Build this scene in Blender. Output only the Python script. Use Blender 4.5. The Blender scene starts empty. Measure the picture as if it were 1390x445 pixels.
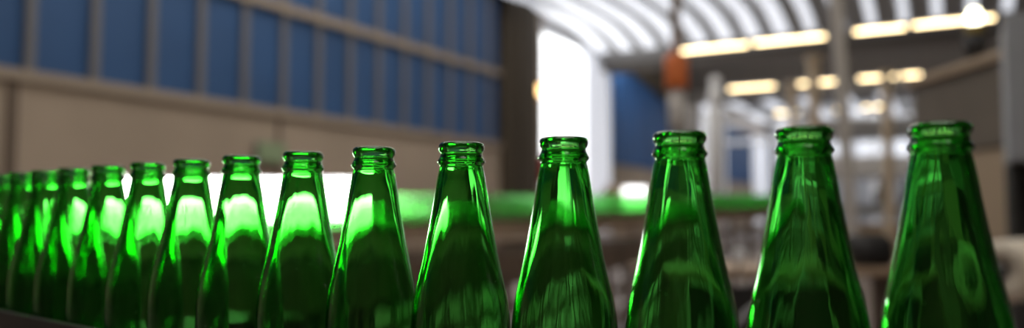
import bpy, bmesh, math, random
from mathutils import Vector, Matrix, noise
random.seed(4)
C = bpy.context.scene.collection
SC = bpy.context.scene
CZ = 1.186                       # camera height above the floor
FPX = 1100.0
BE = math.radians(28.8)          # the hall runs 28.8 degrees to the right of the view
A = Vector((-math.cos(BE), math.sin(BE), 0))    # towards the long blue wall
B = Vector((math.sin(BE), math.cos(BE), 0))     # down the hall
def hall(a, b, z): return A * a + B * b + Vector((0, 0, z))

# ------------------------------------------------------------------ materials
def principled(name, col, rough=.6, metal=0, noise_amt=0, noise_scale=3, bump=0, emis=None, estr=0, stretch=None):
    m = bpy.data.materials.new(name); m.use_nodes = True
    nt = m.node_tree; p = nt.nodes['Principled BSDF']
    p.inputs['Base Color'].default_value = (*col, 1)
    p.inputs['Roughness'].default_value = rough
    p.inputs['Metallic'].default_value = metal
    if emis:
        p.inputs['Emission Color'].default_value = (*emis, 1)
        p.inputs['Emission Strength'].default_value = estr
    if noise_amt or bump:
        tc = nt.nodes.new('ShaderNodeTexCoord'); mp = nt.nodes.new('ShaderNodeMapping')
        nt.links.new(tc.outputs['Object'], mp.inputs['Vector'])
        if stretch: mp.inputs['Scale'].default_value = stretch
        n = nt.nodes.new('ShaderNodeTexNoise'); n.inputs['Scale'].default_value = noise_scale
        n.inputs['Detail'].default_value = 5
        nt.links.new(mp.outputs['Vector'], n.inputs['Vector'])
        if noise_amt:
            r = nt.nodes.new('ShaderNodeValToRGB')
            r.color_ramp.elements[0].position = .3; r.color_ramp.elements[1].position = .7
            r.color_ramp.elements[0].color = (*[c * (1 - noise_amt) for c in col], 1)
            r.color_ramp.elements[1].color = (*[min(1, c * (1 + noise_amt)) for c in col], 1)
            nt.links.new(n.outputs['Fac'], r.inputs['Fac'])
            nt.links.new(r.outputs['Color'], p.inputs['Base Color'])
        if bump:
            bn = nt.nodes.new('ShaderNodeBump'); bn.inputs['Strength'].default_value = bump
            nt.links.new(n.outputs['Fac'], bn.inputs['Height'])
            nt.links.new(bn.outputs['Normal'], p.inputs['Normal'])
    return m

def glass_mat(name, density, tint):
    m = bpy.data.materials.new(name); m.use_nodes = True
    nt = m.node_tree; nt.nodes.clear()
    out = nt.nodes.new('ShaderNodeOutputMaterial')
    g = nt.nodes.new('ShaderNodeBsdfGlass'); g.inputs['IOR'].default_value = 1.5
    g.inputs['Roughness'].default_value = .02
    # faint seams and scuffs in the glass surface
    tc = nt.nodes.new('ShaderNodeTexCoord'); mp = nt.nodes.new('ShaderNodeMapping')
    mp.inputs['Scale'].default_value = (1, 1, .12)
    n = nt.nodes.new('ShaderNodeTexNoise'); n.inputs['Scale'].default_value = 110; n.inputs['Detail'].default_value = 2
    bn = nt.nodes.new('ShaderNodeBump'); bn.inputs['Strength'].default_value = .10; bn.inputs['Distance'].default_value = .0012
    nt.links.new(tc.outputs['Object'], mp.inputs['Vector']); nt.links.new(mp.outputs['Vector'], n.inputs['Vector'])
    nt.links.new(n.outputs['Fac'], bn.inputs['Height']); nt.links.new(bn.outputs['Normal'], g.inputs['Normal'])
    # sparse dust specks on the outside
    v = nt.nodes.new('ShaderNodeTexVoronoi'); v.inputs['Scale'].default_value = 130
    nt.links.new(tc.outputs['Object'], v.inputs['Vector'])
    lt = nt.nodes.new('ShaderNodeMath'); lt.operation = 'LESS_THAN'; lt.inputs[1].default_value = .055
    nt.links.new(v.outputs['Distance'], lt.inputs[0])
    sx = nt.nodes.new('ShaderNodeSeparateColor'); nt.links.new(v.outputs['Color'], sx.inputs['Color'])
    l2 = nt.nodes.new('ShaderNodeMath'); l2.operation = 'LESS_THAN'; l2.inputs[1].default_value = .1
    nt.links.new(sx.outputs[0], l2.inputs[0])
    mu = nt.nodes.new('ShaderNodeMath'); mu.operation = 'MULTIPLY'
    nt.links.new(lt.outputs[0], mu.inputs[0]); nt.links.new(l2.outputs[0], mu.inputs[1])
    d = nt.nodes.new('ShaderNodeBsdfDiffuse'); d.inputs['Color'].default_value = (.7, .8, .65, 1)
    mx = nt.nodes.new('ShaderNodeMixShader')
    nt.links.new(mu.outputs[0], mx.inputs['Fac']); nt.links.new(g.outputs[0], mx.inputs[1]); nt.links.new(d.outputs[0], mx.inputs[2])
    nt.links.new(mx.outputs[0], out.inputs['Surface'])
    va = nt.nodes.new('ShaderNodeVolumeAbsorption')
    va.inputs['Color'].default_value = (*tint, 1); va.inputs['Density'].default_value = density
    nt.links.new(va.outputs[0], out.inputs['Volume'])
    return m

M = {}
M['glass'] = glass_mat('green_bottle_glass', 520, (.085, .78, .035))
M['far_glass'] = glass_mat('far_bottle_glass', 260, (.15, .90, .12))
M['tan_wall'] = principled('tan_plaster', (.45, .365, .28), .85, noise_amt=.12, noise_scale=.35)
M['trim_tan'] = principled('tan_ledge', (.38, .31, .24), .7)
M['joint'] = principled('dark_joint', (.16, .12, .09), .8)
M['blue'] = principled('blue_panel', (.030, .098, .25), .55, noise_amt=.12, noise_scale=.4)
M['mullion'] = principled('grey_mullion', (.19, .19, .205), .6)
M['column'] = principled('brown_column', (.075, .058, .038), .8, noise_amt=.15, noise_scale=1.2, stretch=(1, 1, .2))
M['white'] = principled('white_paint', (.88, .89, .91), .5)
M['greypaint'] = principled('grey_paint', (.42, .43, .45), .5)
M['cabinet_grey'] = principled('light_grey_sheet', (.33, .345, .37), .45, noise_amt=.06)
M['cabinet_brown'] = principled('brown_grey_sheet', (.18, .15, .115), .5, noise_amt=.1)
M['cabinet_tan'] = principled('tan_sheet', (.50, .38, .26), .5)
M['dark'] = principled('dark_metal', (.022, .021, .021), .6)
M['steel'] = principled('brushed_steel', (.32, .31, .30), .32, metal=1, noise_amt=.1, noise_scale=30)
M['dark_steel'] = principled('dark_steel', (.10, .10, .10), .35, metal=.8, noise_amt=.2, noise_scale=40)
M['brown_steel'] = principled('brown_steel', (.21, .155, .115), .45, metal=.2, noise_amt=.25, noise_scale=4)
M['tan_steel'] = principled('tan_steel', (.40, .29, .20), .45, noise_amt=.2, noise_scale=4)
M['rail_grey'] = principled('grey_plastic_rail', (.04, .037, .035), .5, noise_amt=.2, noise_scale=30)
M['chain'] = principled('conveyor_chain', (.06, .06, .055), .3, metal=.6)
M['floor'] = principled('concrete_floor', (.23, .185, .16), .5, noise_amt=.18, noise_scale=.8)
M['ceiling'] = principled('roof_sheet', (.30, .295, .29), .7)
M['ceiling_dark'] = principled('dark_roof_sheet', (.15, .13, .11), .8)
M['orange'] = principled('orange_sleeve', (.85, .22, .06), .5)
M['tan_pole'] = principled('tan_pole', (.66, .53, .37), .5)
M['grey_pole'] = principled('grey_tube', (.62, .58, .54), .5)
M['cream'] = principled('cream_film', (.80, .72, .60), .5)
M['red'] = principled('red_paint', (.55, .03, .03), .4)
M['green_sign'] = principled('green_sign', (.30, .40, .23), .5)
M['yellow'] = principled('yellow_housing', (.35, .24, .03), .5)
M['skylight'] = principled('translucent_roof_panel', (.8, .8, .82), .5, emis=(.87, .91, 1), estr=.85)
M['daylight'] = principled('daylit_glazing', (.8, .8, .8), .4, emis=(.97, .99, 1), estr=3.2)
M['far_daylight'] = principled('far_daylit_glazing', (.8, .8, .8), .4, emis=(.86, .90, 1), estr=.85)
M['roof_fill'] = principled('unseen_roof_fill', (.8, .8, .8), .4, emis=(1, .95, .88), estr=2.9)  # glow of unseen roof panels, added to brighten the wall and machines
M['glow_white'] = principled('glowing_white', (.85, .86, .9), .5, emis=(.88, .91, 1), estr=.62)  # white with added glow, for column and bays that look daylit
M['valley_fill'] = principled('unseen_valley_fill', (.8, .8, .8), .4, emis=(.95, .97, 1), estr=12)  # glow of unseen panels behind the valley beams, added as fill light
M['box_light'] = principled('light_box_diffuser', (.9, .9, .9), .4, emis=(1, 1, .98), estr=24)
M['tube'] = principled('warm_tube', (.9, .8, .6), .4, emis=(1, .77, .43), estr=8.5)
M['bulb'] = principled('hot_bulb', (.9, .9, .7), .4, emis=(1, .93, .62), estr=12)
M['small_lamp'] = principled('small_warm_lamp', (.9, .7, .5), .4, emis=(1, .62, .25), estr=5)
M['cool_lamp'] = principled('small_cool_lamp', (.9, .9, .9), .4, emis=(1, 1, 1), estr=3)

# ------------------------------------------------------------------ mesh helpers
class MB:
    def __init__(s): s.bm = bmesh.new()
    def box(s, p0, p1, frame=None, bevel=0):
        """axis box from p0 to p1; frame = function (x,y,z)->Vector"""
        fr = frame or (lambda x, y, z: Vector((x, y, z)))
        vs = [s.bm.verts.new(fr(x, y, z)) for x in (p0[0], p1[0]) for y in (p0[1], p1[1]) for z in (p0[2], p1[2])]
        fs = [s.bm.faces.new([vs[i] for i in f]) for f in ((0, 1, 3, 2), (4, 6, 7, 5), (0, 4, 5, 1), (2, 3, 7, 6), (0, 2, 6, 4), (1, 5, 7, 3))]
        bmesh.ops.recalc_face_normals(s.bm, faces=fs)
        if bevel:
            es = list({e for f in fs for e in f.edges})
            bmesh.ops.bevel(s.bm, geom=es, offset=bevel, segments=2, affect='EDGES', profile=.6)
        return s
    def tube(s, pts, r, seg=12, caps=True):
        pts = [Vector(p) for p in pts]; rings = []
        for i, p in enumerate(pts):
            if i == 0: d = pts[1] - p
            elif i == len(pts) - 1: d = p - pts[-2]
            else: d = (pts[i + 1] - pts[i - 1])
            d.normalize()
            up = Vector((0, 0, 1)) if abs(d.z) < .9 else Vector((1, 0, 0))
            e1 = d.cross(up).normalized(); e2 = d.cross(e1)
            rr = r[i] if isinstance(r, (list, tuple)) else r
            rings.append([s.bm.verts.new(p + (e1 * math.cos(t) + e2 * math.sin(t)) * rr) for t in [2 * math.pi * k / seg for k in range(seg)]])
        for a, b in zip(rings, rings[1:]):
            for k in range(seg):
                s.bm.faces.new((a[k], a[(k + 1) % seg], b[(k + 1) % seg], b[k]))
        if caps:
            s.bm.faces.new(rings[0][::-1]); s.bm.faces.new(rings[-1])
        return s
    def lathe(s, prof, seg=32, c=(0, 0, 0), close=False, axis=None):
        c = Vector(c); rings = []
        for r, z in prof:
            if r < 1e-6: rings.append([s.bm.verts.new(c + Vector((0, 0, z)))])
            else: rings.append([s.bm.verts.new(c + Vector((r * math.cos(2 * math.pi * k / seg), r * math.sin(2 * math.pi * k / seg), z))) for k in range(seg)])
        new = [v for ring in rings for v in ring]
        pairs = list(zip(rings, rings[1:]))
        if close: pairs.append((rings[-1], rings[0]))
        for a, b in pairs:
            for k in range(seg):
                k2 = (k + 1) % seg
                if len(a) == 1 and len(b) == 1: continue
                if len(a) == 1: s.bm.faces.new((a[0], b[k], b[k2]))
                elif len(b) == 1: s.bm.faces.new((a[k], a[k2], b[0]))
                else: s.bm.faces.new((a[k], a[k2], b[k2], b[k]))
        if axis:
            q = Vector((0, 0, 1)).rotation_difference(Vector(axis)).to_matrix()
            for v in new: v.co = c + q @ (v.co - c)
        return s
    def build(s, name, mat, parent=None, smooth=False, loc=None):
        bmesh.ops.recalc_face_normals(s.bm, faces=s.bm.faces)
        me = bpy.data.meshes.new(name); s.bm.to_mesh(me); s.bm.free()
        me.materials.append(mat)
        if smooth:
            for p in me.polygons: p.use_smooth = True
        o = bpy.data.objects.new(name, me); C.objects.link(o)
        if loc is not None: o.location = loc
        if parent is not None:
            o.parent = parent
            o.matrix_parent_inverse = Matrix.Translation(-parent.location) @ Matrix.Identity(4) if False else Matrix.Identity(4)
        return o
def tag(o, label, cat, group=None):
    o['label'] = label; o['category'] = cat
    if group: o['group'] = group
    return o
def thing(name, label, cat, loc=(0, 0, 0), rz=0, group=None):
    o = bpy.data.objects.new(name, None); C.objects.link(o)
    o.empty_display_size = .1; o.location = loc; o.rotation_euler = (0, 0, rz)
    return tag(o, label, cat, group)
def struct(name, mb, mat, parent=None):
    o = mb.build(name, mat, parent)
    if parent is None: o['kind'] = 'structure'
    return o
def dup(root, loc, rz, label, group=None):
    r = root.copy(); C.objects.link(r); r.location = loc; r.rotation_euler = (0, 0, rz); r['label'] = label
    if group: r['group'] = group
    for ch in list(root.children):
        c = ch.copy(); C.objects.link(c); c.parent = r
        for g in ch.children:
            d = g.copy(); C.objects.link(d); d.parent = c
    return r
RZH = -BE                         # things turned with the hall: local x = across to the right, local y = down the hall

# ------------------------------------------------------------------ camera
cam = bpy.data.cameras.new('camera'); co = bpy.data.objects.new('camera', cam); C.objects.link(co)
co.location = (0, 0, CZ); co.rotation_euler = (math.radians(90 + 3.4), 0, 0)
cam.sensor_width = 36; cam.lens = 36 * FPX / 1390
cam.clip_start = .02; cam.clip_end = 300
cam.dof.use_dof = True; cam.dof.focus_distance = .475; cam.dof.aperture_fstop = cam.lens / 9.2
SC.camera = co

# ------------------------------------------------------------------ the hall
WA = 14.0
struct('floor', MB().box((-14, -8, -.1), (WA, 72, 0), hall), M['floor'])
struct('wall_left', MB().box((WA, -8, 0), (WA + .3, 27.2, 3.42), hall).box((WA + .12, -8, 3.35), (WA + .3, 27.2, 11), hall)
       .box((WA + .12, 27.2, 8.75), (WA + .3, 34.5, 9.5), hall)
       .box((WA, 34.5, 0), (WA + .3, 70, 3.3), hall).box((WA + .12, 34.5, 3.3), (WA + .3, 70, 8.6), hall), M['tan_wall'])
struct('trim_1', MB().box((WA - .1, -8, 3.42), (WA + .1, 24.6, 3.62), hall), M['trim_tan'])
struct('trim_2', MB().box((WA - .04, 7.78, 0), (WA, 7.96, 3.42), hall), M['joint'])
struct('trim_3', MB().box((WA - .03, 13.98, 0), (WA, 14.08, 3.42), hall), M['joint'])
w1 = struct('window_1', MB().box((WA + .04, -8, 3.62), (WA + .10, 24.5, 11), hall), M['blue'])
for k in range(-8, 14):
    b0 = 8.13 + 1.203 * k
    MB().box((WA - .06, b0 - .085, 3.62), (WA + .04, b0 + .085, 11), hall).build('mullion', M['mullion'], w1)
MB().box((WA - .12, -8, 5.93), (WA - .06, 24.5, 6.14), hall).build('rail', M['trim_tan'], w1)
# brown column with pilaster
struct('trim_4', MB().box((WA - .5, 24.6, 0), (WA + .1, 26.6, 11), hall, .05).box((WA - .62, 25.1, 0), (WA - .5, 26.0, 11), hall), M['column'])
struct('trim_5', MB().box((WA - .3, 26.6, 0), (WA + .1, 27.3, 11), hall), M['trim_tan'])
# daylit bay
w2 = struct('window_2', MB().box((WA + .1, 27.3, .2), (WA + .16, 31.6, 8.15), hall), M['daylight'])
MB().box((WA - .05, 27.3, 8.15), (WA + .12, 31.9, 8.75), hall).build('lintel', M['white'], w2)
w3 = struct('window_3', MB().box((WA + .1, 27.3, 8.8), (WA + .16, 30.2, 11), hall), M['daylight'])
MB().box((WA - .02, 28.8, 8.75), (WA + .1, 29.0, 11), hall).build('mullion', M['white'], w3)
w10 = struct('window_10', MB().box((WA - .15, 31.8, .2), (WA + .1, 34.4, 8.4), hall, .03), M['glow_white'])  # white wall column, its daylit brightness put in as glow
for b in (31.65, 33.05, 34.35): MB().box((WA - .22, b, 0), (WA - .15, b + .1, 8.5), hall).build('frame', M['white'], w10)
# second blue bay
w4 = struct('window_4', MB().box((WA + .02, 34.7, 3.45), (WA + .1, 44.6, 8.2), hall), M['blue'])
for k in range(8):
    MB().box((WA - .03, 35.9 + 1.2 * k - .05, 3.45), (WA + .02, 35.9 + 1.2 * k + .05, 8.2), hall).build('mullion', M['blue'], w4)
struct('trim_7', MB().box((WA - .05, 44.7, 3.3), (WA + .1, 50, 8.5), hall), M['ceiling_dark'])
m = MB()
q = [m.bm.verts.new(hall(a, b, z)) for a in (WA - .25, WA - .1) for b, z in ((35.2, 8.35), (44.8, 6.9), (44.8, 8.7), (35.2, 8.7))]
for f in ((0, 1, 2, 3), (7, 6, 5, 4), (0, 4, 5, 1), (1, 5, 6, 2), (2, 6, 7, 3), (3, 7, 4, 0)): m.bm.faces.new([q[i] for i in f])
struct('trim_10', m, M['column'])
struct('wall_right', MB().box((-14.3, -8, 0), (-14, 70, 3), hall).box((-14.3, -8, 3), (-14, 70, 11), hall), M['column'])
struct('wall_back', MB().box((-14.3, -8.3, 0), (WA + .3, -8, 11.1), hall), M['column'])
w11 = struct('window_11', MB().box((WA - .1, 50.2, .3), (WA + .1, 55.4, 8.4), hall, .05), M['glow_white'])  # bright white wall bay, its daylight put in as glow
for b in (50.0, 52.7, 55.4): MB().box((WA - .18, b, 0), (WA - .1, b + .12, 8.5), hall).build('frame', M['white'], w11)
w5 = struct('window_5', MB().box((WA, 56, 3.4), (WA + .1, 64.6, 7.2), hall), M['blue'])
for k in range(6):
    MB().box((WA - .05, 57.4 + 1.2 * k - .05, 3.4), (WA, 57.4 + 1.2 * k + .05, 7.2), hall).build('mullion', M['blue'], w5)
w12 = struct('window_12', MB().box((WA - .1, 65, .3), (WA + .1, 69.4, 7.4), hall, .05), M['glow_white'])  # glow stands in for the daylight on this far white bay
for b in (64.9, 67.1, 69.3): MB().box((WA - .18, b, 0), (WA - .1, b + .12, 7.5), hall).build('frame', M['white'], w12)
# far end wall with daylit bands
struct('wall_end', MB().box((-14, 70, 0), (WA + .3, 70.3, 12), hall), M['greypaint'])
w6 = struct('window_6', MB().box((1.5, 69.9, 5.2), (13.2, 69.98, 8.6), hall).box((-10, 69.9, 5.2), (-1, 69.98, 8.6), hall), M['far_daylight'])
for k in range(12):
    MB().box((13 - 2 * k - .12, 69.8, 5.2), (13 - 2 * k + .12, 69.9, 8.6), hall).build('mullion', M['white'], w6)
MB().box((-10, 69.78, 6.8), (13.2, 69.88, 7.05), hall).build('rail', M['white'], w6)

# roof: bays 10 m long whose sheets curve down to a valley beam
def roof_profile(b0, b1, z, drop, n=10):
    out = []
    for i in range(n + 1):
        t = i / n; b = b0 + (b1 - b0) * t
        s = max(0, (t - .55) / .45)
        out.append((b, z - drop * s * s))
    return out
def sheet(mb, a0, a1, prof, th):
    for (b0, z0), (b1, z1) in zip(prof, prof[1:]):
        vs = [hall(a0, b0, z0), hall(a1, b0, z0), hall(a1, b1, z1), hall(a0, b1, z1)]
        vs += [v + Vector((0, 0, th)) for v in vs]
        q = [mb.bm.verts.new(v) for v in vs]
        for f in ((0, 1, 2, 3), (7, 6, 5, 4), (0, 4, 5, 1), (1, 5, 6, 2), (2, 6, 7, 3), (3, 7, 4, 0)):
            mb.bm.faces.new([q[i] for i in f])
    return mb
pA = roof_profile(23.5, 33.5, 8.75, .95)
c0 = struct('ceiling', sheet(MB(), -14, WA + .3, pA, .12), M['ceiling'])
for k in range(-11, 13):
    a = .46 + 1.07 * k
    wdt = .28 if a > 5 else (.2 if a > 4 else .16)
    if a + wdt > WA: continue
    o = sheet(MB(), a - wdt, a + wdt, [(b, z - .06) for b, z in pA[:-1]], .05).build('window_%d' % (20 + k), M['skylight'])
    o['kind'] = 'structure'
# valley beams and the roofs beyond and before
struct('trim_20', MB().box((-14, 33.6, 7.6), (WA, 34.4, 8.9), hall).box((-14, 33.4, 7.5), (WA, 34.6, 7.62), hall), M['ceiling_dark'])
struct('trim_21', sheet(MB(), -14, WA + .3, roof_profile(34.5, 44.5, 8.75, .9), .12), M['ceiling_dark'])
o = struct('window_8', MB().box((-13, 34.62, 7.7), (WA - .1, 34.68, 8.7), hall), M['valley_fill'])  # added light source hidden behind the beam, brightens the second blue bay
o = struct('window_9', MB().box((-13, 45.25, 7.7), (WA - .1, 45.31, 8.7), hall), M['valley_fill'])  # same added hidden light behind the next beam
struct('trim_22', MB().box((-14, 44.5, 7.3), (WA, 45.2, 8.9), hall), M['ceiling_dark'])
struct('trim_23', sheet(MB(), -14, WA + .3, roof_profile(45.2, 70, 8.8, .3), .12), M['ceiling'])
for k in range(0, 9):
    o = sheet(MB(), -6 + 2.4 * k, -5.2 + 2.4 * k, [(b, z - .06) for b, z in roof_profile(45.5, 69, 8.8, .3)], .05).build('window_%d' % (50 + k), M['far_daylight'])
    o['kind'] = 'structure'
struct('trim_24', sheet(MB(), -14, WA + .3, [(-8, 11), (8, 11), (23.5, 11)], .12), M['ceiling'])
for k in range(-5, 6):  # glowing panels out of view overhead, added to light wall and machine fronts
    o = sheet(MB(), 3.6 + 1.8 * k, (4.7 if k >= 0 else 5.2) + 1.8 * k, [(-5, 10.93), (4.5, 10.93)] if k < 0 else [(5, 10.93), (22, 10.93)], .04).build('window_%d' % (95 + k), M['roof_fill']); o['kind'] = 'structure'

# ------------------------------------------------------------------ fluorescent rows
def strip_lamp(a0, a1, b, z, label, group):
    c = hall((a0 + a1) / 2, b, z); L = abs(a1 - a0)
    t = thing('strip_lamp', label, 'lamp', c, RZH, group)
    h = L / 2
    MB().box((-h, -.09, .03), (h, .09, .12), bevel=.01).build('housing', M['greypaint'], t)
    MB().tube([(-h + .03, 0, -.01), (h - .03, 0, -.01)], .04, 10).build('tube', M['tube'], t, True)
    for s in (-1, 1):
        MB().tube([(s * h * .7, 0, .12), (s * h * .7, 0, 8.6 - z)], .012, 6).build('hanger', M['dark'], t)
row1 = [(7.86, 5.68, 25.9), (5.5, 3.35, 25.8), (2.55, 1.15, 25.6), (1.0, -1.04, 25.5)]
names1 = ['leftmost warm strip lamp of the nearest and highest glowing row under the roof', 'warm strip lamp second from left in the highest glowing row',
          'shorter warm strip lamp right of the grey post in the highest row', 'rightmost warm strip lamp of the highest row beside the round beacon']
for (a0, a1, b), l in zip(row1, names1): strip_lamp(a0, a1, b, 6.5, l, 'strip lamps of the highest row')
row2 = [(8.55, 6.6, 35.0), (6.2, 5.3, 35.0), (5.15, 3.95, 35.0), (3.35, 1.95, 34.8), (1.8, 1.1, 34.8)]
names2 = ['longest leftmost warm strip lamp of the middle glowing row', 'second warm strip lamp from left in the middle glowing row',
          'third warm strip lamp in the middle row, just left of the grey post', 'fourth warm strip lamp in the middle row, right of the grey post',
          'short rightmost warm strip lamp of the middle glowing row']
for (a0, a1, b), l in zip(row2, names2): strip_lamp(a0, a1, b, 6.5, l, 'strip lamps of the middle row')
row3 = [(8.5, 7.3, 45), (5.5, 5.0, 45), (4.1, 2.9, 44.5)]
names3 = ['leftmost warm strip lamp of the lowest farthest glowing row', 'very short warm strip lamp in the middle of the farthest row', 'rightmost warm strip lamp of the lowest farthest row']
for (a0, a1, b), l in zip(row3, names3): strip_lamp(a0, a1, b, 6.5, l, 'strip lamps of the farthest row')

for a0, a1 in ((7.8, 5.6), (5.4, 3.2), (3.0, .8), (.6, -1.6)):
    strip_lamp(a0, a1, 14.5, 6.5, 'warm strip lamp in the row overhead, above the top of the frame', 'strip lamps of the overhead row')
# ------------------------------------------------------------------ wall fittings
t = thing('exit_sign', 'faint green sign box on the tan wall below the blue panels', 'sign', hall(WA - .12, 13.68, 2.55), RZH)
MB().box((.0, -.42, -.22), (.07, .42, .22), bevel=.02).build('sign_panel', M['green_sign'], t)
MB().box((-.05, -.44, -.24), (.0, .44, .24)).build('back_plate', M['mullion'], t)
t = thing('wall_lamp', 'small orange glowing lamp on the edge of the brown column', 'lamp', hall(WA - .4, 26.9, 5.75), RZH)
MB().lathe([(0, -.22), (.16, -.18), (.22, 0), (.16, .18), (0, .22)], 16).build('lamp_globe', M['small_lamp'], t, True)
MB().box((-.05, -.05, .2), (.3, .05, .28)).build('bracket', M['dark'], t)
t = thing('fire_extinguisher', 'small red cylinder hung at the foot of the bright doorway edge', 'extinguisher', hall(WA - .5, 27.05, 2.3), RZH)
MB().lathe([(0, 0), (.13, .0), (.15, .04), (.15, .75), (.1, .88), (.04, .93), (0, .93)], 16).build('tank', M['red'], t, True)
MB().lathe([(0, .9), (.04, .9), (.04, 1.0), (.08, 1.02), (.08, 1.05), (0, 1.05)], 10).build('valve', M['dark'], t)

# ------------------------------------------------------------------ utility drop pole and posts
def P(px, Y): return (px - 695) / FPX * Y
t = thing('drop_pole', 'hanging tan utility pole with a bright orange sleeve and grey lower tube', 'pole', (P(920, 8.5), 8.5, 0))
x = 0
MB().tube([(0, 0, 2.62), (0, 0, 11.0)], .05, 14).build('upper_tube', M['tan_pole'], t, True)
MB().lathe([(0, 2.48), (.115, 2.48), (.125, 2.52), (.125, 2.80), (.11, 2.84), (0, 2.84)], 20).build('orange_sleeve', M['orange'], t, True)
MB().lathe([(0, 2.03), (.06, 2.03), (.085, 2.08), (.09, 2.48), (0, 2.48)], 20).build('lower_tube', M['grey_pole'], t, True)
def post(px, Y, w, z1, mat, name, label, lean=0, braces=()):
    t = thing(name, label, 'post', (P(px, Y), Y, 0))
    MB().box((-w / 2, -w / 2, 0), (w / 2, w / 2, z1), bevel=w * .12).build('shaft', mat, t)
    MB().box((-w, -w, 0), (w, w, .02)).build('foot_plate', M['dark_steel'], t)
    MB().box((-w * .7, -w * .7, z1 - .06), (w * .7, w * .7, z1)).build('cap', mat, t)
    t.rotation_euler = (0, math.radians(lean), 0)
    return t
post(1160, 8.0, .10, 6, M['tan_pole'] if False else M['grey_pole'], 'steel_post', 'tall thin grey-tan steel post crossing the lamp rows, leaning slightly', -2.4)
post(1207, 13, .13, 3.45, M['tan_pole'], 'steel_post', 'short tan post ending below the highest lamp row', 0)
post(1108, 14, .16, 3.9, M['tan_pole'], 'steel_post', 'tan post standing between the highest and middle lamp rows, left of the tall grey post', 0)
post(1078, 15, .13, 3.6, M['tan_pole'], 'steel_post', 'slimmer tan post farther left under the highest lamp row', 0)

# ------------------------------------------------------------------ the far bottle line, light box
FO = Vector((-.566, 6.6, 0)); FD = Vector((3.87, 5.4, 0)).normalized(); FN = Vector((-FD.y, FD.x, 0))   # FN points away to the back
def fz(s): return 1.106 + .0166 * s
def far(s, n, z): return FO + FD * s + FN * n + Vector((0, 0, z))
S0, S1 = -3.4, 9.2
def ramp_box(mb, s0, s1, n0, n1, z0, z1):
    """box following the inclined line, heights relative to the chain surface"""
    q = [mb.bm.verts.new(far(s, n, fz(s) + z)) for s in (s0, s1) for n in (n0, n1) for z in (z0, z1)]
    for f in ((0, 1, 3, 2), (4, 6, 7, 5), (0, 4, 5, 1), (2, 3, 7, 6), (0, 2, 6, 4), (1, 5, 7, 3)): mb.bm.faces.new([q[i] for i in f])
    return mb
t = thing('bottle_conveyor', 'far brown steel conveyor carrying a blurred line of green bottles', 'conveyor')
ramp_box(MB(), S0, S1, -.06, .06, -.025, 0).build('chain', M['chain'], t)
for n0, n1 in ((-.16, -.07), (.07, .16)):
    ramp_box(MB(), S0, S1, n0, n1, -.14, -.012).build('side_frame', M['tan_steel'], t)
for n in (-.055, .055):
    m = MB(); m.tube([far(S0, n, fz(S0) + .045), far(S1, n, fz(S1) + .045)], .008, 8); m.build('guide_rail', M['brown_steel'], t)
for z in (-.34, -.55):
    ramp_box(MB(), S0, S1, -.2, -.15, z, z + .07).build('cross_rail', M['brown_steel'], t)
for i in range(8):
    s = S0 + .6 + i * 1.6
    for n in (-.15, .12):
        q = far(s, n, 0); MB().box((q.x - .03, q.y - .03, 0), (q.x + .03, q.y + .03, fz(s) - .14)).build('leg', M['brown_steel'], t)
# a lower accumulation conveyor before it
t = thing('accumulation_conveyor', 'low empty brown roller conveyor in front of the far bottle line', 'conveyor')
def acc(s, n, z): return Vector((-.9, 5.15, 0)) + FD * s + FN * n + Vector((0, 0, z))
def abox(mb, s0, s1, n0, n1, z0, z1): return mb.box((s0, n0, z0), (s1, n1, z1), acc)
abox(MB(), -2.2, 4.2, -.3, .3, .80, .83).build('belt', M['chain'], t)
for n in (-.34, .3): abox(MB(), -2.2, 4.2, n, n + .04, .70, .90).build('side_frame', M['brown_steel'], t)
for n in (-.36, .34):
    m = MB(); m.tube([acc(-2.2, n, .99), acc(4.2, n, .99)], .014, 8); m.build('guide_rail', M['tan_steel'], t)
for z in (.25, .48): abox(MB(), -2.2, 4.2, -.34, -.30, z, z + .06).build('cross_rail', M['brown_steel'], t)
for i in range(5):
    for n in (-.34, .3): abox(MB(), -2.0 + 1.5 * i, -1.93 + 1.5 * i, n, n + .04, 0, .70).build('leg', M['brown_steel'], t)

# inspection light box
t = thing('light_box', 'long glowing white light box behind the left part of the far bottle line', 'light box', (-2.40, 7.0, 0))
hw = 1.20
def rbox(mb, x0, x1, z0, z1, y0, y1, r=.07, seg=5):
    pts = []
    for cx, cz, a0 in ((x1 - r, z1 - r, 0), (x0 + r, z1 - r, 90), (x0 + r, z0 + r, 180), (x1 - r, z0 + r, 270)):
        for k in range(seg + 1):
            a = math.radians(a0 + 90 * k / seg); pts.append((cx + r * math.cos(a), cz + r * math.sin(a)))
    f = [mb.bm.verts.new((px, y0, pz)) for px, pz in pts]; g = [mb.bm.verts.new((px, y1, pz)) for px, pz in pts]
    mb.bm.faces.new(f); mb.bm.faces.new(g[::-1])
    n = len(pts)
    for k in range(n): mb.bm.faces.new((f[k], g[k], g[(k + 1) % n], f[(k + 1) % n]))
    return mb
rbox(MB(), -hw, hw, .965, 1.455, 0, .02).build('diffuser', M['box_light'], t)
rbox(MB(), -hw - .03, hw + .03, .94, 1.48, .021, .16).build('housing', M['white'], t)
for s in (-1, 1):
    MB().box((s * .9 - .03, .05, 0), (s * .9 + .03, .11, .95)).build('leg', M['greypaint'], t)
t = thing('base_cabinet', 'dark low cabinet under the glowing light box', 'cabinet', (-2.75, 6.75, 0))
MB().box((-1.75, 0, .12), (1.6, .2, .90), bevel=.02).build('body', M['dark'], t)
MB().box((-1.78, -.02, .90), (1.63, .22, .93)).build('top', M['dark_steel'], t)
for k in range(4): MB().box((-1.7 + .83 * k, -.012, .2), (-.93 + .83 * k, 0, .85), bevel=.004).build('door', M['dark'], t)
MB().box((-1.7, .02, 0), (1.55, .18, .12)).build('plinth', M['dark'], t)
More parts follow.
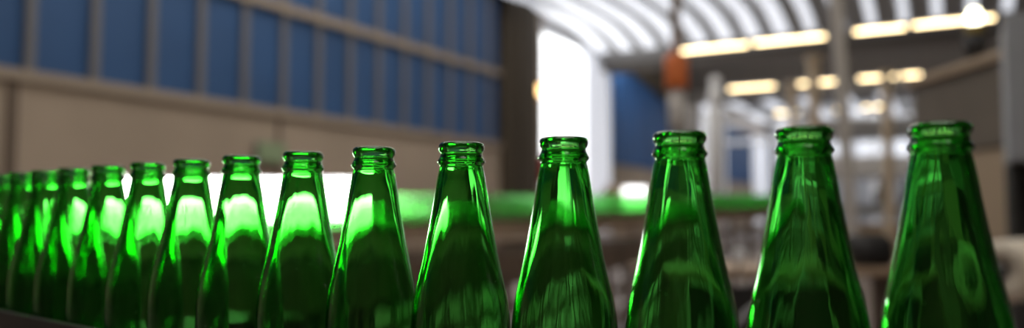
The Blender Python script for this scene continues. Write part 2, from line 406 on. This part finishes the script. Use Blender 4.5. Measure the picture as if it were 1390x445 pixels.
t = thing('inspection_lamp', 'small bright white lamp box behind the far bottle line, right of centre', 'lamp', (P(862, 10.1), 10.1, 0))
MB().box((-.15, -.06, 1.24), (.15, .06, 1.50), bevel=.03).build('lamp_box', M['cool_lamp'], t)
MB().tube([(0, 0, 0), (0, 0, 1.24)], .03, 10).build('stand', M['greypaint'], t)
t = thing('junction_box', 'small dull beige round box beside the bright white lamp', 'box', (P(831, 10.1), 10.1, 0))
MB().lathe([(0, -.05), (.1, -.05), (.12, 0), (.1, .05), (0, .05)], 20, (0, 0, 1.42), axis=(0, 1, 0)).build('housing', M['cabinet_tan'], t, True)
MB().tube([(0, .06, 0), (0, .06, 1.42)], .02, 8).build('stand', M['greypaint'], t)

# ------------------------------------------------------------------ bottles
OUT = [(.0, 0), (3.1, .15), (6.0, .75), (8.5, 1.3), (0, 0)]
def bottle_profile(fine=True):
    """outer profile bottom to top, then inner top to bottom; mm, z measured down from the rim then flipped"""
    o = [(8.9, .35), (9.9, .0), (11.2, .15), (12.2, .9), (12.7, 2.0), (12.8, 3.0), (12.65, 4.2), (12.1, 5.3), (11.55, 6.0), (11.45, 6.6),
         (11.65, 7.4), (12.1, 8.6), (12.7, 9.8), (13.25, 10.8), (13.3, 11.5), (12.9, 12.3), (12.2, 12.9), (11.95, 13.6), (12.05, 14.6), (12.4, 15.8),
         (12.75, 17.5), (13.3, 20.5), (13.95, 24.5), (14.6, 29), (15.5, 35), (16.6, 41), (17.7, 47), (18.9, 53), (20.1, 59), (21.4, 65),
         (22.8, 71), (24.3, 77), (25.7, 83), (26.9, 89), (27.8, 95), (28.45, 101), (28.85, 107), (29.0, 114), (29.0, 135), (29.0, 160),
         (29.0, 190), (29.0, 215), (28.6, 221), (27.2, 225.5), (24.5, 227.7), (21.5, 228), (19.5, 227), (10, 224.5), (0, 223.8)]
    i = [(8.6, 1.4), (8.5, 3), (8.6, 6), (8.7, 10), (8.9, 14), (9.5, 17), (10.3, 20.5), (11.1, 24.5), (11.9, 29), (12.85, 35), (13.95, 41), (15.1, 47), (16.3, 53),
         (17.5, 59), (18.8, 65), (20.2, 71), (21.7, 77), (23.1, 83), (24.3, 89), (25.25, 95), (25.95, 101), (26.4, 107), (26.6, 114), (26.7, 135),
         (26.7, 160), (26.7, 190), (26.5, 211), (25.5, 217), (22.5, 220), (15, 220), (6, 218.5), (0, 218)]
    sc = lambda r, d: r * (1 + .045 * max(0, 1 - max(0, d - 30) / 45))
    o = [(sc(r, d), d) for r, d in o]; i = [(sc(r, d), d) for r, d in i]
    if not fine:
        o = [o[k] for k in range(len(o)) if k in (0, 2, 5, 9, 13, 17, 20, 24, 28, 31, 33, 35, 37, 41, 44, 48)]
        i = [i[k] for k in range(len(i)) if k in (0, 4, 9, 13, 16, 19, 22, 25, 28, 31)]
    return o, i
def bottle_mesh(name, seg, mat, fine, seed=0):
    o, i = bottle_profile(fine)
    bm = bmesh.new(); H = 228.0
    def ring(r, d, inner):
        z = (H - d) / 1000
        if r == 0: return [bm.verts.new((0, 0, z))]
        out = []
        for k in range(seg):
            a = 2 * math.pi * k / seg
            rr = r
            if fine:
                q = Vector((math.cos(a) * 1.6, math.sin(a) * 1.6, d * .012 + seed * 7.3))
                amp = (.42 if inner else .07) * min(1, max(0, (d - 14) / 12))
                rr += amp * noise.noise(q) + (amp * .35) * noise.noise(q * 2.7)
            out.append(bm.verts.new((rr * math.cos(a) / 1000, rr * math.sin(a) / 1000, z)))
        return out
    rings = [ring(r, d, False) for r, d in o][::-1] + [ring(r, d, True) for r, d in i]
    for a, b in zip(rings, rings[1:]):
        for k in range(seg):
            k2 = (k + 1) % seg
            if len(a) == 1: bm.faces.new((a[0], b[k], b[k2]))
            elif len(b) == 1: bm.faces.new((a[k], a[k2], b[0]))
            else: bm.faces.new((a[k], a[k2], b[k2], b[k]))
    bmesh.ops.recalc_face_normals(bm, faces=bm.faces)
    me = bpy.data.meshes.new(name); bm.to_mesh(me); bm.free(); me.materials.append(mat)
    for p in me.polygons: p.use_smooth = True
    return me
HS = 40.5 / 42.0
CHZ = CZ + .0405 - .228           # chain surface under the near bottles
meshes = [bottle_mesh('glass_bottle', 72, M['glass'], True, s) for s in range(3)]
near = [(262, 353.6), (197.7, 373.1 * 1.02), (143.3, 396.8 * 1.01), (88.0, 424.3), (29.03, 455.1), (-30.6, 489), (-89.68, 525.4), (-145.6, 564.06), (-202.06, 604.54), (-256.06, 646.5),
        (-310.28, 689.5), (-365.8, 733.1), (-420.6, 777.1), (-472.67, 821), (-521.5, 864.3), (-570.2, 906.9), (-616, 949), (-660, 991)]
near[1] = (197.7 * 1.02, near[1][1]); near[2] = (143.3 * 1.01, near[2][1])
ROW = [(x * HS / 1000, y * HS / 1000) for x, y in near]
ends = ['green glass bottle mostly cut off by the right edge of the frame',
        'rightmost green bottle with its mouth in view, largest and nearest', 'second green bottle from the right', 'third green bottle from the right, before the second blue panel',
        'fourth green bottle from the right, in front of the bright doorway', 'fifth green bottle from the right, just left of the brown column',
        'sixth green bottle from the right, by the right end of the light box', 'seventh green bottle from the right, against the light box',
        'eighth green bottle from the right, glowing white at left', 'ninth green bottle from the right, brightly backlit', 'tenth green bottle from the right, brightly backlit',
        'eleventh green bottle from the right, at the left part of the light box', 'twelfth green bottle from the right, slightly blurred with a bright streak',
        'thirteenth green bottle from the right, dark and blurred', 'fourteenth green bottle from the right, second from the left edge, dark and blurred',
        'dark green bottle whose mouth is cut by the left edge', 'last green bottle just beyond the left edge, hardly in view', 'last green bottle beyond the left edge, hidden behind its neighbours']
rots = [random.random() * 6.283 for _ in ROW]
for i, (x, y) in enumerate(ROW[:17]):
    o = bpy.data.objects.new('glass_bottle', meshes[i % 3]); C.objects.link(o)
    o.location = (x, y, CHZ); o.rotation_euler = (0, 0, rots[i])
    tag(o, ends[i], 'bottle', 'green bottles lined up in the foreground')
# far line of bottles
fm = bottle_mesh('far_bottle', 20, M['far_glass'], False)
s = -3.0
while s < 8.9:
    o = bpy.data.objects.new('glass_bottle', fm); C.objects.link(o)
    o.location = far(s, 0, fz(s) + .001); o.rotation_euler = (0, 0, random.random() * 6)
    tag(o, 'tiny blurred green bottle standing in the far conveyor line', 'bottle', 'green bottles on the far conveyor')
    s += .0635

# ------------------------------------------------------------------ near conveyor, following the row
def offset_curve(d):
    out = []
    pts = [Vector((x, y, 0)) for x, y in ROW]
    pts = [pts[0] + (pts[0] - pts[1]) * 2] + pts + [pts[-1] + (pts[-1] - pts[-2]) * 2]
    for i, p in enumerate(pts):
        a = pts[max(0, i - 1)]; b = pts[min(len(pts) - 1, i + 1)]
        t_ = (b - a).normalized(); n_ = Vector((t_.y, -t_.x, 0))      # positive d: away from camera for this ordering
        out.append(p + n_ * d)
    return out
def strip(mb, d0, d1, z0, z1):
    c0_, c1_ = offset_curve(d0), offset_curve(d1); prev = None
    for p, q in zip(c0_, c1_):
        cur = [mb.bm.verts.new((v.x, v.y, z)) for v, z in ((p, z0), (p, z1), (q, z1), (q, z0))]
        if prev:
            for k in range(4): mb.bm.faces.new((prev[k], prev[(k + 1) % 4], cur[(k + 1) % 4], cur[k]))
        else: mb.bm.faces.new(cur)
        prev = cur
    mb.bm.faces.new(prev[::-1]); return mb
t = thing('bottle_conveyor', 'near dark steel conveyor under the foreground bottles, its rail at lower left', 'conveyor')
strip(MB(), -.041, .041, CHZ - .006, CHZ - .0005).build('chain', M['chain'], t)
for d0, d1 in ((-.062, -.048), (.048, .062)):
    strip(MB(), d0, d1, CHZ - .09, CHZ - .012).build('side_frame', M['dark_steel'], t)
FRONT = 1 if offset_curve(.03)[8].length < offset_curve(-.03)[8].length else -1
for sg in (-1, 1):
    strip(MB(), sg * .0385, sg * .0315, CHZ + (.072 if sg == FRONT else .040), CHZ + (.096 if sg == FRONT else .060)).build('guide_rail', M['rail_grey'], t)
    c = offset_curve(sg * .055)
    zb = .082 if sg == FRONT else .05
    for k in (2, 7, 12, 17):
        q = c[k]; q2 = offset_curve(sg * .037)[k]
        MB().box((q.x - .004, q.y - .004, CHZ - .06), (q.x + .004, q.y + .004, CHZ + zb + .005)).tube([(q.x, q.y, CHZ + zb), (q2.x, q2.y, CHZ + zb)], .003, 8).build('rail_bracket', M['dark_steel'], t)
for k in (1, 8, 15):
    q = offset_curve(0)[k]
    MB().box((q.x - .02, q.y - .02, 0), (q.x + .02, q.y + .02, CHZ - .09)).box((q.x - .05, q.y - .05, CHZ - .095), (q.x + .05, q.y + .05, CHZ - .085)).build('leg', M['dark_steel'], t)

# ------------------------------------------------------------------ machines on the right
# tall brown-grey cabinet with tan lower panel and beacon
t = thing('machine_cabinet', 'large brown-grey machine cabinet behind the rightmost bottle', 'cabinet', (3.98, 6.5, 0))
MB().box((0, 0, 1.72), (1.3, 1.5, 2.42), bevel=.02).build('upper_panel', M['cabinet_brown'], t)
MB().box((-.04, -.04, 2.42), (1.34, 1.54, 2.50), bevel=.015).build('top_beam', M['cabinet_tan'], t)
MB().box((.02, .0, .95), (1.25, .75, 1.72), bevel=.015).build('lower_panel', M['cabinet_tan'], t)
MB().box((.04, .78, .15), (1.25, 1.45, 1.72), bevel=.015).build('side_door', M['cabinet_brown'], t)
MB().box((.0, 1.2, 1.1), (.04, 1.24, 1.4)).build('handle', M['steel'], t)
for xx, yy in ((.02, .02), (1.2, .02), (.02, 1.4), (1.2, 1.4)): MB().box((xx, yy, 0), (xx + .06, yy + .06, .95)).build('leg', M['dark_steel'], t)
t = thing('beacon_lamp', 'round dazzling beacon lamp with black and yellow housing above the cabinet', 'lamp', (4.06, 7.03, 2.50))
MB().lathe([(0, 0), (.07, 0), (.07, .06), (.09, .1), (.095, .24), (0, .24)], 18).build('base', M['dark'], t, True)
MB().lathe([(0, .24), (.065, .24), (.075, .27), (.075, .33), (0, .33)], 18).build('collar', M['yellow'], t, True)
MB().lathe([(0, .33), (.04, .33), (.052, .36), (.055, .40), (.045, .44), (.03, .46), (0, .465)], 18).build('bulb', M['bulb'], t, True)
# light grey sheet cabinet at the right edge
t = thing('control_cabinet', 'light grey sheet metal control cabinet at the right edge', 'cabinet', (P(1384, 5.0), 5.0, 0), RZH)
MB().box((-.05, 0, 1.50), (.8, .6, 2.42), bevel=.015).build('upper_box', M['cabinet_grey'], t)
for k in range(7):
    MB().box((-.05 + .11 * k, .05, .95), (.0 + .11 * k, .12, 1.50), bevel=.008).build('louvre', M['dark_steel'], t)
MB().box((-.05, .3, .1), (.8, .6, 1.50)).build('back_panel', M['dark'], t)
for xx in (-.05, .72): MB().box((xx, .02, 0), (xx + .06, .1, .98)).build('leg', M['dark_steel'], t)
t = thing('film_roll', 'cream roll of film on a spindle at the right edge', 'film roll', (P(1372, 3.6), 3.6, CZ - .255))
m = MB(); m.lathe([(.035, -.17), (.13, -.17), (.135, -.16), (.135, .16), (.13, .17), (.035, .17)], 40, close=True, axis=Vector((.75, .65, 0))); m.build('roll', M['cream'], t, True)
MB().tube([Vector((.75, .65, 0)).normalized() * -.26, Vector((.75, .65, 0)).normalized() * .26], .03, 16).build('spindle', M['dark_steel'], t, True)
MB().box((.14, .12, -.93), (.2, .18, .02)).box((-.05, .0, -.93), (.35, .3, -.90)).build('stand', M['dark_steel'], t)

# pale filler machine in the middle distance right
t = thing('filler_machine', 'pale grey framed filling machine with windows beyond the tall post', 'machine', (P(1185, 16), 16, 0), math.radians(-10))
for z0, z1, mt in ((1.1, 1.35, 'cabinet_grey'), (1.9, 2.3, 'white'), (2.75, 3.05, 'greypaint')):
    MB().box((-1.3, 0, z0), (1.1, 1.5, z1), bevel=.03).build('deck', M[mt], t)
for xx in (-1.3, -.5, .3, 1.02):
    MB().box((xx, 0, .3), (xx + .09, .1, 2.8)).build('upright', M['greypaint'], t)
MB().box((-1.25, .1, .35), (1.05, 1.4, .95), bevel=.03).build('base_panel', M['cabinet_tan'], t)
for xx in (-.9, -.4, .2, .7):
    MB().lathe([(0, 0), (.12, 0), (.12, .25), (.05, .32), (.05, .48), (0, .48)], 14, (xx, .25, 1.35)).build('valve', M['dark_steel'], t, True)
for xx in (-1.25, 1.0): MB().box((xx, .1, 0), (xx + .08, .2, .4)).build('leg', M['dark_steel'], t)
for px, Y, r, zt, lab in ((968, 21, .20, 4.75, 'thick white standpipe with a rounded top, left of the lamp rows'),):
    t = thing('standpipe', lab, 'pipe', (P(px, Y) + .1, Y, 0))
    MB().lathe([(0, 0), (r, 0), (r, zt - .9), (r * .8, zt - .8), (0, zt - .8)], 20).build('pipe', M['white'], t, True)
    MB().lathe([(0, zt - .8), (r * .9, zt - .78), (r * 1.05, zt - .6), (r * .9, zt - .42), (r * .6, zt - .38), (r * .8, zt - .25), (r * .7, zt - .08), (0, zt)], 20).build('cap', M['white'], t, True)
    MB().lathe([(0, 0), (r * 1.5, 0), (r * 1.5, .05), (0, .05)], 20).build('flange', M['greypaint'], t, True)
# crossing pipe rack farther off
t = thing('pipe_rack', 'white overhead pipe rack spanning the far right bays', 'rack', hall(6.5, 40, 0), RZH)
for z in (4.6, 5.5):
    MB().tube([(-4.5, 0, z), (6.2, 0, z)], .12, 12).build('pipe', M['white'], t, True)
for xx in (-4.4, -.5, 3.2, 6.1):
    MB().box((xx - .1, -.1, 0), (xx + .1, .1, 6.0)).build('upright', M['white'], t)
MB().box((-4.5, -.08, 6.0), (6.2, .08, 6.15)).build('beam', M['greypaint'], t)
# low machinery between the bottles on the right
t = thing('transfer_table', 'dark low transfer table with grey guards, seen between the third and second bottles', 'machine', (P(1000, 5.2), 5.2, 0), math.radians(12))
MB().box((-.55, -.2, .78), (1.35, .5, .84), bevel=.01).build('table_top', M['tan_steel'], t)
MB().box((-.35, -.25, .42), (.1, -.2, .74), bevel=.01).build('guard', M['dark'], t)
MB().tube([(-.4, -.22, .35), (.25, -.22, .80)], .04, 12).build('brace', M['greypaint'], t, True)
MB().box((.2, -.2, .4), (.75, .3, .70), bevel=.02).build('gearbox', M['dark_steel'], t)
MB().lathe([(0, -.12), (.1, -.12), (.12, -.08), (.12, .12), (0, .12)], 18, (.85, -.1, .93), axis=(1, 0, 0)).build('motor', M['dark'], t, True)
for xx in (-.52, 1.28): MB().box((xx, -.18, 0), (xx + .05, .45, .78)).build('leg', M['brown_steel'], t)
t = thing('glint_disc', 'small round white gauge between the third and second bottles from the right', 'glint', (P(1002, 4.85), 4.85, .93))  # white disc standing in for a small lamp reflection
MB().lathe([(0, -.02), (.035, -.02), (.04, -.015), (.04, .015), (0, .015)], 20, axis=(0, 1, 0)).build('disc', M['white'], t, True)
MB().tube([(0, .02, -.12), (0, .02, 0)], .008, 8).build('stem', M['dark_steel'], t)

# ------------------------------------------------------------------ world and colour management
w = bpy.data.worlds.new('world'); SC.world = w; w.use_nodes = True
w.node_tree.nodes['Background'].inputs[0].default_value = (.75, .85, 1, 1)
w.node_tree.nodes['Background'].inputs[1].default_value = .12
vs = SC.view_settings
SC.display_settings.display_device = 'sRGB'
vs.view_transform = 'Standard'; vs.look = 'None'; vs.gamma = 1; vs.exposure = 0; vs.use_curve_mapping = False
cy = SC.cycles
cy.max_bounces = 24; cy.transmission_bounces = 24; cy.glossy_bounces = 8; cy.diffuse_bounces = 4; cy.transparent_max_bounces = 12
cy.caustics_reflective = False; cy.caustics_refractive = True
cy.use_denoising = True
cy.sample_clamp_indirect = 0
